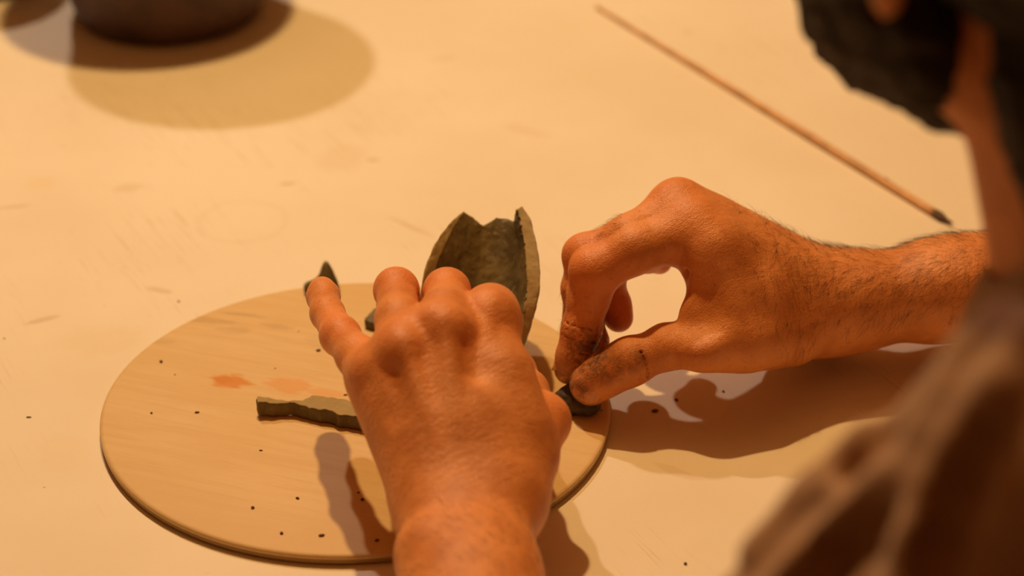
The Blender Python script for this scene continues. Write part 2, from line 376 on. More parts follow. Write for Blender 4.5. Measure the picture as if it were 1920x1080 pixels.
# ================================================================== clay pieces
def rough(me, amp, sc, seed=0):
    import mathutils.noise as mn
    for v in me.vertices:
        n = mn.noise_vector(v.co*sc+Vector((seed, seed*2, 0))); v.co += n*amp
def slab(name, top_px, z0, z1, m, label, cat, side_mat=None, lift=None, cuts=()):
    "piece of rolled clay: polygon outline at its top face, real thickness, softened uneven edges"
    pts = np.array([W(x, y, z1)[:2] for x, y in top_px]); h = .00045
    v = Vol((pts[:, 0].min()-.004, pts[:, 1].min()-.004, z0-.003), (pts[:, 0].max()+.004, pts[:, 1].max()+.004, z1+.005), h)
    X, Y = np.meshgrid(v.ax[0], v.ax[1], indexing='ij'); d = np.full(X.shape, 1e9); ins = np.zeros(X.shape, bool)
    for a_, b_ in zip(pts, np.roll(pts, -1, 0)):
        e = b_-a_; t = np.clip(((X-a_[0])*e[0]+(Y-a_[1])*e[1])/(e @ e), 0, 1); d = np.minimum(d, np.hypot(X-a_[0]-t*e[0], Y-a_[1]-t*e[1]))
        c_ = ((a_[1] > Y) != (b_[1] > Y)) & (X < (b_[0]-a_[0])*(Y-a_[1])/(b_[1]-a_[1]+1e-12)+a_[0]); ins ^= c_
    d = np.where(ins, -d, d)+.0003*np.sin(X*900+1)*np.sin(Y*1100)
    Z = v.ax[2][None, None, :]; li = (lift(X)[:, :, None] if lift else 0)
    mid_ = (z0+z1)/2+li; dz_ = np.abs(Z-mid_-.00025*np.sin(X*520+Y*300)[:, :, None])-(z1-z0)/2+.0006; dx_ = d[:, :, None]+.0006
    v.F = (np.minimum(np.maximum(dx_, dz_), 0)+np.sqrt(np.maximum(dx_, 0)**2+np.maximum(dz_, 0)**2)-.0006).astype(np.float32)
    for a_, b_, r_ in cuts: v.cone(a_, b_, r_, r_, .0006, sub=True)
    V_, Q_ = v.mesh(); V_[:, 2] = np.maximum(V_[:, 2], .0001); me = from_arrays(name, V_+up, Q_); rough(me, .00025, 400, len(name))
    if side_mat:
        for p in me.polygons: p.material_index = 0 if p.normal.z > .7 else 1
    return link(name, me, [m, side_mat] if side_mat else m, label=label, cat=cat)
x0 = W(479, 752, .0075)[0]
slab('clay_strip', [(479, 752), (484, 747), (500, 746), (520, 748), (543, 751), (566, 749), (585, 741), (600, 741), (618, 743), (642, 748), (700, 757), (742, 766), (740, 792), (700, 787), (655, 779), (632, 776), (624, 770), (600, 768), (570, 760), (545, 755), (510, 757), (484, 757)],
     .0003, .0075, M_CUT, 'flat grey-brown clay offcut lying on the round board left of the hand', 'clay', side_mat=M_CLAY,
     lift=lambda X: .0016*np.clip(1-(X-x0)/.014, 0, 1)**2, cuts=[(W(590, 776, .0070), W(584, 790, .0045), .00045), (W(590, 776, .0072), W(602, 772, .0076), .0004)])
slab('clay_offcut', [(683, 600), (688, 590), (700, 580), (716, 574), (760, 570), (792, 584), (786, 606), (740, 612), (714, 609), (700, 604)],
     .0002, .005, M_CLAY, 'small flat clay piece on the board behind the ring finger of the left hand', 'clay')
# upright scrap behind the little finger, standing on the board
P0 = W(604, 556, .0); nrm = norm((.10, -.95, .30))
out = [(612, 489), (618, 497), (626, 512), (634, 530), (638, 553), (622, 559), (596, 558), (574, 552), (568, 543), (573, 533), (588, 526), (598, 517), (603, 502), (606, 493)]
bm = bmesh.new(); A = []; B = []
for x, y in out:
    p = WP(x, y, P0, nrm); p[2] = max(p[2], .0004); q = p-nrm*.0045*(1.6 if y > 530 else .7); q[2] = max(q[2], .0004); A.append(bm.verts.new(p+up)); B.append(bm.verts.new(q+up))
bm.faces.new(A); bm.faces.new(B[::-1])
for i in range(len(A)): bm.faces.new((A[i], B[i], B[(i+1) % len(A)], A[(i+1) % len(A)]))
bmesh.ops.recalc_face_normals(bm, faces=bm.faces); bmesh.ops.bevel(bm, geom=list(bm.edges), offset=.0007, segments=2, affect='EDGES')
bmesh.ops.triangulate(bm, faces=[f for f in bm.faces if len(f.verts) > 4])
me = bm_mesh('clay_scrap', bm); rough(me, .0004, 260, 3); link('clay_scrap', me, M_CLAY, label='pointed clay scrap standing on the board just behind the left little finger', cat='clay')

# open trough-shaped clay vessel
a_ax = norm((0, math.cos(math.radians(47)), math.sin(math.radians(47)))); o_ax = np.array([0, -a_ax[2], a_ax[1]])
V0 = W(915, 706, .001)
rows = [  # LO, LI, LB, LM, C, RM, RB, RI, RO : pixel x, pixel y, height out of the floor plane
 [(860,403,.010),(869,397,.008),(888,407,.004),(906,424,.001),(931,407,.000),(950,410,.000),(963,415,.003),(967,393,.013),(979,385,.015)],
 [(840,421,.016),(853,420,.013),(878,428,.006),(903,436,.001),(934,430,.000),(951,430,.001),(966,424,.007),(974,412,.017),(993,404,.019)],
 [(821,446,.022),(840,447,.018),(872,455,.008),(902,460,.001),(933,460,.000),(953,459,.001),(970,454,.009),(981,446,.021),(1003,440,.023)],
 [(804,480,.027),(822,484,.023),(862,489,.010),(899,494,.001),(931,496,.000),(954,493,.001),(973,488,.011),(986,484,.025),(1010,480,.027)],
 [(792,520,.030),(808,526,.026),(852,532,.012),(894,537,.002),(928,540,.000),(952,536,.002),(972,530,.012),(989,526,.028),(1014,518,.030)],
 [(787,565,.031),(802,570,.027),(846,576,.012),(888,580,.002),(922,584,.000),(946,580,.002),(966,574,.012),(985,570,.028),(1010,560,.030)],
 [(789,615,.028),(804,620,.024),(844,626,.011),(882,630,.002),(915,632,.000),(937,628,.002),(956,622,.011),(974,616,.025),(997,604,.027)],
 [(800,662,.020),(813,668,.016),(846,674,.008),(880,680,.002),(910,682,.000),(928,678,.002),(944,670,.008),(960,660,.018),(983,648,.020)],
 [(822,694,.012),(832,698,.010),(856,700,.004),(880,702,.001),(905,703,.000),(920,702,.001),(932,698,.005),(944,690,.012),(964,680,.014)]]
th_ = .0052; bm = bmesh.new(); rings = []; vl_ = bm.verts.layers.float.new('crease_vert'); cl = bm.edges.layers.float.new('crease_edge')
for r_ in rows:
    drop = a_ax*(.0030 if r_ is rows[0] else 0)
    ins = [WP(x, y, V0+o_ax*h, o_ax) for x, y, h in r_]
    back = []
    for i, p in enumerate(ins):
        if i in (0, 8): continue
        if i in (1, 7): continue
        tang = ins[min(i+1, 8)]-ins[max(i-1, 0)]; nn = norm(np.cross(norm(tang), a_ax))
        if nn @ o_ax > 0: nn = -nn
        back.append(p+nn*th_-drop)
    lo = ins[0]-o_ax*.006+np.array([-.0004, 0, 0]); ro = ins[8]-o_ax*.007+np.array([.0004, 0, 0])
    ring = ins+[ro]+back[::-1]+[lo]
    rings.append([bm.verts.new(p+up) for p in ring])
n = len(rings[0])
for ri, (A, B) in enumerate(zip(rings, rings[1:])):
    for i in range(n):
        f = bm.faces.new((A[i], A[(i+1) % n], B[(i+1) % n], B[i])); f.material_index = 1 if i in (0, 7) else 0
for R_ in (rings[0], rings[-1]):
    for q in ((15, 0, 1, 14), (1, 2, 14), (2, 3, 13, 14), (3, 4, 12, 13), (4, 5, 11, 12), (5, 6, 10, 11), (6, 7, 10), (7, 8, 9, 10)): bm.faces.new([R_[i] for i in q])
for f in bm.faces:
    if len(f.verts) > 4: f.material_index = 0
bmesh.ops.recalc_face_normals(bm, faces=bm.faces)
for i in range(len(rings[0])): rings[0][i][vl_] = 1.0
for A, B in zip(rings, rings[1:]):
    for i in (0, 1, 3, 6, 7, 8):
        e = bm.edges.get((A[i], B[i]));  e[cl] = .8 if i in (1, 7) else .5
for R_ in (rings[0], rings[-1]):
    for i in range(n):
        e = bm.edges.get((R_[i], R_[(i+1) % n])); e[cl] = .9
me = bm_mesh('clay_vessel', bm)
o = link('clay_vessel', me, [M_CLAY, M_CUT], label='open trough-shaped wet clay vessel standing between the two hands', cat='vessel')
vessel = o
md = o.modifiers.new('s', 'SUBSURF'); md.levels = 4; md.render_levels = 4
tx = bpy.data.textures.new('clay_lumps', 'CLOUDS'); tx.noise_scale = .006; tx.noise_depth = 3
md = o.modifiers.new('d', 'DISPLACE'); md.texture = tx; md.strength = .0011; md.mid_level = .5; md.texture_coords = 'GLOBAL'

bm = bmesh.new()           # torn burrs along the inner edge of the right wall
for i in range(34):
    t = random.random()*7.2; k = int(t); f = t-k; a1, a2 = rows[k][7], rows[k+1][7]
    q = [a1[j]*(1-f)+a2[j]*f for j in range(3)]; low = random.random() if i > 18 else random.random()*.35
    p = WP(q[0]+random.uniform(-2, 1.5)+(8*low if i > 18 else 0), q[1], V0+o_ax*(q[2]-.0022*low), o_ax)+up
    r = bmesh.ops.create_icosphere(bm, subdivisions=2, radius=1)['verts']; sx_, sy_, sz_ = random.uniform(.0003, .0008), random.uniform(.0005, .0016), random.uniform(.0003, .0008)
    for v_ in r: v_.co = Vector((v_.co.x*sx_, v_.co.y*sz_, v_.co.z*sy_))*random.uniform(.8, 1.2)+Vector(p)
link('torn_edge', bm_mesh('torn_edge', bm), M_CLAY, vessel, label='ragged torn inner edge of the right wall')

# clay wad in the right hand; upper cones and dark colour imitate gap shade
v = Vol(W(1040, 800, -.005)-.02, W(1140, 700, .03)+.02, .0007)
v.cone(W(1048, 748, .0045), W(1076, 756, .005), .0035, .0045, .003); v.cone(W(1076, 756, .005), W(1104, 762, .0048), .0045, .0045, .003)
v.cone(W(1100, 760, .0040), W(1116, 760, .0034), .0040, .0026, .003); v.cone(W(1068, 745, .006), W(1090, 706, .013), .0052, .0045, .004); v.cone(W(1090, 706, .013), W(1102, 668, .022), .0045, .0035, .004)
V_, Q_ = v.mesh(); V_[:, 2] = np.maximum(V_[:, 2], .0002); V_ += up; me = from_arrays('clay_wad_with_shade', V_, Q_); rough(me, .0006, 300, 5)
link('clay_wad_with_shade', me, simple('shaded_clay', (.065, .045, .026), .6, 200, .4, .0008), label='lump of clay pinched between the right thumb and index finger, darkened as gap shade', cat='clay')

# crumbs
crumbs = [(597,658,6,3.4,0,.3,'just left of the left little finger'),(302,679,4.2,3.8,0,0,'alone near the far left of the round board'),(370,774,6,2.8,0,.2,'left of the flat clay offcut'),
 (284,775,3,3,0,0,'near the left rim of the round board'),(558,935,5.5,3,0,-.5,'left of the finger shadow on the board'),(474,953,4.5,4,0,.8,'on the near left of the round board'),
 (603,1005,8.5,3.5,0,.3,'closest to the near rim of the board'),(528,1001,4.5,4,0,0,'pale smear beside the nearest crumb'),(680,938,5,4,0,.5,'inside the shadow of the little finger'),
 (672,924,3.5,2.2,0,0,'upper one inside the finger shadow'),(707,1014,6,3.5,0,.7,'beside the left wrist shadow'),(489,845,4.5,2,0,0,'in front of the flat clay offcut'),
 (648,741,5.5,2.2,0,.1,'between the clay offcut and the left hand'),(516,691,2.6,1.4,0,0,'above the orange stains'),(328,703,2.2,1.6,0,0,'left of the orange stains'),
 (560,622,1.8,1.6,0,0,'on the far part of the board'),(1128,770,2.4,1.8,0,0,'beside the pinched clay on the board'),
 (54,783,6.5,2.2,1,.05,'on the table near the left picture edge'),(335,566,2.6,3.2,1,.9,'on the table behind the board'),(8,635,3,1.6,1,0,'at the far left edge of the table'),
 (1228,772,9,5,1,.1,'largest one, in the shadow of the right arm'),(1268,751,4,4.5,1,.8,'round one in the shadow of the right arm'),(1356,735,3.6,3,1,0,'rightmost in the shadow of the right arm'),
 (1285,1058,4.5,4,1,.5,'on the table near the bottom picture edge')]
for (x, y, wpx, hpx, on_table, ang, where) in crumbs:
    z = -.0055 if on_table else 0.; p = W(x, y, z); sc = np.linalg.norm(p-CAM)/FPX
    a_, b_ = wpx*sc*.72, hpx*sc*.85
    bm = bmesh.new(); bmesh.ops.create_icosphere(bm, subdivisions=2, radius=1)
    for v_ in bm.verts:
        f = 1+random.uniform(-.22, .22); v_.co = Vector((v_.co.x*a_*f, v_.co.y*b_*f, v_.co.z*min(a_, b_)*.7*f))
    zm = min(v_.co.z for v_ in bm.verts)
    o = link('clay_crumb', bm_mesh('clay_crumb', bm), M_CRUMB, label='tiny dark clay crumb '+where, cat='crumb', group='clay crumbs', smooth=False)
    o.location = (p[0], p[1], z+TZ-zm-.0001); o.rotation_euler = (0, 0, ang)
# ================================================================== the person
RH, LH = {}, {}
# ---- right hand (comes in from the right, pinching)
def J(l): return [W(x, y, z) for x, y, z, *_ in l], [q[3] for q in l]
def chain(v, l, k, k0=None, **kw):
    P, r = J(l)
    for i in range(len(P)-1): v.cone(P[i], P[i+1], r[i], r[i+1], (k0 if (i == 0 and k0) else k), **kw)
    return P
right = dict(
 index=[(1296,433,.076,.0120),(1190,468,.072,.0109),(1122,506,.063,.0106),(1104,556,.050,.0094),(1090,620,.035,.0088),(1076,668,.0235,.0078),(1066,694,.016,.0066)],
 middle=[(1270,397,.079,.0122),(1180,444,.074,.0100),(1108,480,.064,.0100),(1090,540,.049,.0088),(1092,598,.034,.0085),(1113,640,.025,.0075)],
 ring=[(1290,412,.072,.0110),(1210,455,.068,.0096),(1150,484,.061,.0095),(1136,535,.046,.0082),(1150,572,.036,.0078),(1160,596,.031,.0068)],
 little=[(1325,430,.065,.0100),(1262,450,.062,.0082),(1222,460,.057,.0082),(1210,482,.050,.0070),(1236,490,.044,.0062)],
 thumb=[(1480,622,.029,.0130),(1400,636,.034,.0138),(1318,645,.037,.0112),(1250,650,.033,.0102),(1180,680,.0265,.0097),(1140,698,.022,.0102),(1108,720,.0160,.0099)])
wristR = W(1550, 572, .029); elbowR = wristR+norm(W(1870, 530, .035)-wristR)*.245; fR = norm(elbowR-wristR)
dn = norm(np.cross(fR, FW))
def build_right():
    pts = np.array([W(x, y, z) for l in right.values() for x, y, z, r in l]+[wristR, wristR+fR*.14])
    v = Vol(pts.min(0)-.032, pts.max(0)+.032, .00075)
    I0, M0, R0, L0 = (W(*right[n][0][:3]) for n in ('index', 'middle', 'ring', 'little'))
    # dorsum
    wi, wm, wr, wl = wristR+FW*-.010+UP*.002, wristR+UP*.006, wristR+FW*.012+UP*.004, wristR+FW*.022-UP*.001
    for a_, b_, r_ in ((I0, wi, .0125), (M0, wm, .0130), (R0, wr, .0125), (L0, wl, .0115)): v.cone(a_, b_, r_, .0165, .011)
    # thenar, web between thumb and index
    Tm = W(*right['thumb'][2][:3]); Tc = W(*right['thumb'][0][:3])
    v.cone(Tc, Tm, .0150, .0118, .012); v.cone(W(1340, 520, .060), W(1350, 622, .038), .0105, .012, .012)
    v.cone(W(1335, 470, .07), W(1420, 600, .036), .013, .014, .012); v.cone(W(1305, 585, .050), W(1420, 560, .048), .0065, .014, .010)
    v.cone(W(1400, 560, .040), wristR, .018, .018, .014)
    # wrist and forearm: flattened section
    v.cone(wristR-fR*.02, wristR+fR*.015, .0200, .0195, .012, flat=FW, fs=.80)
    v.cone(wristR, wristR+fR*.06, .0195, .0225, .012, flat=FW, fs=.80); v.cone(wristR+fR*.055, wristR+fR*.137, .0222, .0288, .012, flat=FW, fs=.82)
    base = v.F.copy(); tot = None
    for nm in ('index', 'middle', 'ring', 'little', 'thumb'):
        v.F = base.copy(); l = right[nm]; P = chain(v, l, .004, .008)
        # knuckle bumps
        if nm != 'thumb':
            v.ell(P[2]-norm(P[1]-P[2])*.002+norm(P[2]-(P[1]+P[3])/2)*.0035, [.0080]*3, k=.006)
            v.ell(P[0]+UP*.0045, [.0085]*3, k=.008)
        else: v.ell(P[4]+UP*.001-FW*.002, [.0100]*3, k=.006)
        if tot is None: tot = v.F
        else:
            d = v.F; k = .0012; h = np.clip(.5+.5*(tot-d)/k, 0, 1); tot = tot*(1-h)+d*h-k*h*(1-h)
    v.F = tot
    # creases: thumb joint, index joint, base of index on the palm side
    def crease(a, b, r, k=.0012): v.cone(a, b, r, r, k, sub=True)
    tj = W(1184, 679, .027); ta = norm(W(1250, 650, .033)-W(1140, 698, .022)); sd = norm(np.cross(ta, -FW))
    for off in (-.0030, .0004, .0042):
        for q in np.linspace(-1, 1, 9)[:-1]:
            f = lambda s: tj+ta*(off+.0012*math.cos(s*2))+(sd*math.sin(s*1.1)*.0100-FW*math.cos(s*1.1)*.0100)
            crease(f(q), f(q+.25), .00045, .0010)
    for l, n_, rr in (('index', 2, .0104), ('index', 4, .009)):
        c = W(*right[l][n_][:3]); ax = norm(W(*right[l][n_-1][:3])-W(*right[l][n_+1][:3])); s1 = norm(np.cross(ax, -FW)); b1 = norm(np.cross(s1, ax))
        if b1 @ FW > 0: b1 = -b1
        for off in (-.003, 0., .003):
            for q in np.linspace(-1, 1, 7)[:-1]:
                f = lambda s: c+ax*off+(s1*math.sin(s*1.2)+b1*math.cos(s*1.2))*(rr-.0001)
                crease(f(q), f(q+.34), .0003, .0008)
    crease(W(1296, 500, .062)-FW*.010, W(1280, 522, .058)-FW*.006, .0012, .003)
    v.ell(W(1292, 578, .046)-FW*.0275, [.015]*3, k=.010, sub=True)
    # tendons and veins on the back of the hand
    for a_, b_, r_ in ((I0+UP*.010-FW*.003, wi+UP*.017, .0016), (M0+UP*.011, wm+UP*.0155, .0016)): v.cone(a_, b_, r_, r_, .005)
    P_ = [W(1420, 470, .057)-FW*.011, W(1460, 520, .047)-FW*.013, W(1530, 545, .038)-FW*.017, wristR+fR*.04-FW*.0225+UP*.004, wristR+fR*.09-FW*.027+UP*.006]
    for a_, b_ in zip(P_, P_[1:]): v.cone(a_, b_, .0013, .0013, .004)
    return v
# ---- left hand (back of the hand towards us, fingers over the vessel)
left = dict(
 index=[(916,603,.084,.0128),(920,584,.083,.0112),(928,602,.066,.0100),(932,626,.049,.0088),(925,650,.038,.0075)],
 middle=[(832,628,.089,.0122),(835,588,.089,.0104),(838,547,.085,.0091),(848,576,.065,.0086),(856,598,.050,.0074)],
 ring=[(757,668,.084,.0116),(748,600,.086,.0096),(743,544,.084,.0087),(752,566,.066,.0082),(764,592,.049,.0070)],
 little=[(706,706,.073,.0106),(670,668,.072,.0086),(638,630,.070,.0079),(614,588,.067,.0070),(606,556,.065,.0068),(604,544,.064,.0062)],
 thumb=[(945,930,.042,.0142),(985,860,.048,.0125),(1010,790,.049,.0100),(988,735,.047,.0090),(964,698,.043,.0092),(945,672,.038,.0082),(935,655,.034,.0070)])
wristL = W(877, 1010, .040); elbowL = W(960, 1960, .035); fL = norm(elbowL-wristL)
def P_r(nm): return dict(index=.0096, middle=.0088, ring=.0083, little=.0072)[nm]
def build_left():
    pts = np.array([W(x, y, z) for l in left.values() for x, y, z, r in l]+[wristL, wristL+fL*.12])
    v = Vol(pts.min(0)-.035, pts.max(0)+.035, .00105)
    X = np.array([1., 0, 0]); I0, M0, R0, L0 = (W(*left[n][0][:3]) for n in ('index', 'middle', 'ring', 'little'))
    dz = norm(np.cross(X, M0-wristL)); dz = dz if dz[2] > 0 else -dz
    for a_, x_, r_ in ((I0, .010, .0128), (M0, .003, .0130), (R0, -.005, .0125), (L0, -.011, .0110)): v.cone(a_-dz*.001, wristL-fL*.012+X*x_, r_, .0138, .010)
    v.cone((M0+R0)/2-dz*.010, wristL-fL*.02-dz*.006, .016, .016, .012)
    v.cone(L0-dz*.012+X*.002, wristL-X*.009-fL*.02-dz*.004, .0115, .0125, .012)      # heel of the hand
    Tm = W(*left['thumb'][2][:3]); Tc = W(*left['thumb'][0][:3])
    v.cone(Tc, Tm, .0155, .0112, .012); v.cone(W(950, 700, .075), W(975, 800, .060), .010, .011, .012); v.cone(Tc, I0*.5+wristL*.5, .014, .013, .012)
    v.cone(wristL-fL*.02, wristL+fL*.03, .0182, .0180, .012, flat=X, fs=.78); v.cone(wristL+fL*.02, wristL+fL*.118, .0188, .0255, .012, flat=X, fs=.78)
    v.ell(wristL-X*.0175+fL*.010+dz*.006, [.008]*3, k=.010)                           # ulna head
    for a_, b_ in ((I0, M0), (M0, R0), (R0, L0)):
        q = (a_+b_)/2+dz*.0150; v.cone(q+(M0-wristL)*.03, q+(wristL-M0)*.30+dz*.002, .0018, .0012, .011, sub=True)
    base = v.F.copy(); tot = None
    for nm in ('index', 'middle', 'ring', 'little', 'thumb'):
        v.F = base.copy(); P = chain(v, left[nm], .004, .007)
        if nm != 'thumb':
            v.ell(P[0]+dz*.0045+(P[0]-wristL)*.02, [.0080]*3, k=.007); v.ell(P[2]+dz*.001, [P_r(nm)]*3, k=.004)
        else: v.ell(P[2]+X*.0025, [.0095]*3, k=.008)
        if tot is None: tot = v.F
        else:
            d = v.F; k = .0014; h = np.clip(.5+.5*(tot-d)/k, 0, 1); tot = tot*(1-h)+d*h-k*h*(1-h)
    v.F = tot
    for P_, x_ in ((I0, .006), (M0, .002), (R0, -.003), (L0, -.008)):
        v.cone(P_+dz*.0115, wristL-fL*.02+X*x_+dz*.0150, .0015, .0015, .005)
    for s_ in (-.001, .004): 
        for q in np.linspace(-.9, .9, 9)[:-1]:
            f = lambda s: wristL+fL*(s_+.002*s*s)+X*math.sin(s)*.0235+dz*(math.cos(s)*.0190+.0008); v.cone(f(q), f(q+.225), .0006, .0006, .003, sub=True)
    return v
# ---- torso, neck, head, upper arms
TF = norm((-.85, .53, 0)); TL = np.array([-TF[1], TF[0], 0]); TL = TL if TL[1] < 0 else -TL     # chest direction, body's left side
neck0 = np.array([.287, -.298, .250]); shL = np.array([.232, -.425, .240]); shR = np.array([.365, -.145, .235]); hip = np.array([.40, -.37, -.19])
chest = np.array([.365, -.335, .10]); headC = np.array([.227, -.26, .379])
hf = np.array([math.cos(math.radians(130)), math.sin(math.radians(130)), 0.]); _l = np.cross((0, 0, 1), hf); _u = np.array([0, 0, 1.])
hl = _l*math.cos(.26)-_u*math.sin(.26); hu = _u*math.cos(.26)+_l*math.sin(.26)     # head: forward, left, up
HA = [hf, hl, hu]
def H(f, l, u): return headC+hf*f+hl*l+hu*u
def torso_prims(v, g=0., k=.03):
    v.cone(hip-TL*.075, hip+TL*.075, .118+g, .118+g, k, flat=TF, fs=1.15)
    v.cone(hip, chest, .125+g, .135+g, k, flat=TL, fs=.85)
    v.cone(chest-TL*.065, chest+TL*.055, .112+g, .112+g, k); v.cone(chest, neck0-np.array([-.01, .01, .05]), .12+g, .075+g, k, flat=TL, fs=.8)
    v.cone(neck0-np.array([-.02, .02, .045]), shL+np.array([.008, .012, -.008]), .055+g, .046+g, k); v.cone(neck0-np.array([-.02, .02, .045]), shR-np.array([-.005, .012, .008]), .055+g, .046+g, k)
def build_body():
    lo = np.array([-.0, -.56, -.32]); hi = np.array([.62, .16, .53])
    v = Vol(lo, hi, .0034)
    torso_prims(v, -.006)
    v.cone(shL, elbowL, .040, .034, .02); v.cone(elbowL, wristL+fL*.104, .0330, .0252, .012, flat=(1, 0, 0), fs=.80)
    v.cone(shR, elbowR, .046, .034, .02); v.cone(elbowR, wristR+fR*.125, .0335, .0285, .012, flat=FW, fs=.83)
    v.cone(neck0-np.array([0, 0, .03]), H(-.035, 0, -.065), .061, .060, .02)
    # head
    v.ell(H(-.012, 0, .018), [.098, .077, .088], HA, .01); v.ell(H(.035, 0, -.045), [.055, .056, .062], HA, .02)
    v.cone(H(-.012, .050, -.062), H(.062, .018, -.098), .016, .015, .018); v.cone(H(-.012, -.050, -.062), H(.062, -.018, -.098), .016, .015, .018)
    v.ell(H(.072, 0, -.098), [.016, .022, .015], HA, .014)                                             # chin
    v.cone(H(.084, 0, .004), H(.108, 0, -.034), .007, .0105, .010); v.ell(H(.098, .013, -.038), [.008]*3, None, .006); v.ell(H(.098, -.013, -.038), [.008]*3, None, .006)
    v.cone(H(.080, .036, .014), H(.086, .010, .010), .009, .007, .012); v.cone(H(.080, -.036, .014), H(.086, -.010, .010), .009, .007, .012)
    for s in (1, -1):
        v.ell(H(.087, s*.031, -.004), [.011, .016, .010], HA, .008, sub=True); v.ell(H(.0735, s*.031, -.001), [.0135, .0145, .0125], HA, .004)
        v.ell(H(.064, s*.047, -.034), [.016, .014, .014], HA, .014)
        for (f, u), (f2, u2), r in [((-.004, .022), (-.014, .030), .0042), ((-.014, .030), (-.023, .018), .0042), ((-.023, .018), (-.022, -.002), .0042), ((-.022, -.002), (-.014, -.020), .0034), ((-.014, -.020), (-.011, -.026), .0034), ((-.011, -.026), (-.006, -.016), .0026)]:
            v.cone(H(f, s*.082, u), H(f2, s*.084, u2), r, r, .004)
        v.ell(H(-.012, s*.077, .002), [.006, .005, .018], HA, .005)
    v.ell(H(.088, 0, -.063), [.010, .022, .0055], HA, .004); v.ell(H(.086, 0, -.073), [.010, .019, .0060], HA, .004); v.cone(H(.100, -.018, -.068), H(.100, .018, -.068), .0022, .0022, .002, sub=True)
    return v
def shirt():
    v = Vol((-.02, -.58, -.26), (.62, .12, .36), .0030)
    torso_prims(v, .010, .035)
    aL = norm(elbowL-shL)
    v.cone(shL, shL+aL*.19, .056, .058, .025); v.cone(shR, shR+norm(elbowR-shR)*.15, .058, .056, .025)
    v.cone(shL+np.array([.0, .0, .012]), neck0+np.array([.0, -.02, -.035]), .045, .050, .02)
    # folds that hang from the shoulder
    def fold(l, r, k=.012):
        for a_, b_ in zip(l, l[1:]): v.cone(a_, b_, r, r, k)
    FOLDS(v)
    # openings: neck, waist, sleeves
    v.cone(neck0+np.array([0, 0, .01]), neck0+np.array([-.03, .015, .10]), .070, .075, .006, sub=True)
    inner = Vol((-.02, -.58, -.26), (.62, .12, .36), .0030); torso_prims(inner, .0005, .035)
    inner.cone(shL, shL+aL*.30, .044, .046, .02); inner.cone(shR, shR+norm(elbowR-shR)*.30, .050, .052, .02); inner.cone(hip, hip-np.array([0, 0, .3]), .13, .15, .02)
    v.F = np.maximum(v.F, -inner.F)
    e1 = shL+aL*.20; X, Y, Z = np.meshgrid(*v.ax, indexing='ij', sparse=True)
    d = ((X-e1[0])*aL[0]+(Y-e1[1])*aL[1]+(Z-e1[2])*aL[2]); near = np.sqrt((X-e1[0])**2+(Y-e1[1])**2+(Z-e1[2])**2) < .13
    v.F = np.where(near, np.maximum(v.F, d), v.F)
    aR = norm(elbowR-shR); e2 = shR+aR*.16; d = ((X-e2[0])*aR[0]+(Y-e2[1])*aR[1]+(Z-e2[2])*aR[2]); near = np.sqrt((X-e2[0])**2+(Y-e2[1])**2+(Z-e2[2])**2) < .12
    v.F = np.where(near, np.maximum(v.F, d), v.F)
    v.F = np.maximum(v.F, -(Z+.235)+0*X+0*Y).astype(np.float32)
    return v
def surf_hit(v, px, py):
    "first point of the volume's surface on a sight line, used to seat folds on the cloth"
    d = FW + (px-960)/FPX*np.array([1., 0, 0]) + (540-py)/FPX*UP; d /= np.linalg.norm(d)
    for t in np.arange(.3, 1.2, .002):
        p = CAM+d*t; i = np.round((p-v.lo)/v.h).astype(int)
        if (i >= 0).all() and (i < v.n).all() and v.F[tuple(i)] < 0: return p
    return None
def FOLDS(v):
    base = Vol.__new__(Vol); base.__dict__ = dict(v.__dict__); base.F = v.F.copy()
    for pts, r, out, sub in [([(1930, 640), (1880, 730), (1815, 830), (1765, 930), (1725, 1020), (1700, 1130)], .0068, -.0005, False),
                        ([(1800, 740), (1740, 820), (1680, 900), (1600, 985), (1510, 1070), (1450, 1130)], .0064, -.0005, False),
                        ([(1700, 700), (1670, 755), (1625, 830), (1530, 930), (1420, 1040)], .0060, -.0008, False),
                        ([(1720, 893), (1640, 888), (1570, 905), (1520, 945)], .0044, -.0008, False),
                        ([(1885, 600), (1830, 660), (1780, 735)], .0060, -.002, False),
                        ([(1735, 725), (1690, 770), (1655, 820)], .0050, .002, True),
                        ([(1700, 850), (1640, 865), (1590, 885)], .0045, .001, True),
                        ([(1850, 830), (1800, 930), (1760, 1040), (1745, 1110)], .0050, .001, True),
                        ([(1640, 985), (1560, 1060), (1500, 1130)], .0060, .0, True)]:
        Q = [surf_hit(base, x, y) for x, y in pts]; Q = [q for q in Q if q is not None]
        for a_, b_ in zip(Q, Q[1:]): v.cone(a_-FW*out, b_-FW*out, r, r*.95, .006, sub=sub)

vr = build_right(); VR, QR = vr.mesh(); vl = build_left(); VL, QL = vl.mesh(); vb = build_body(); VB, QB = vb.mesh()
Vall = np.concatenate([VR, VL, VB]); Qall = np.concatenate([QR, QL+len(VR), QB+len(VR)+len(VL)])
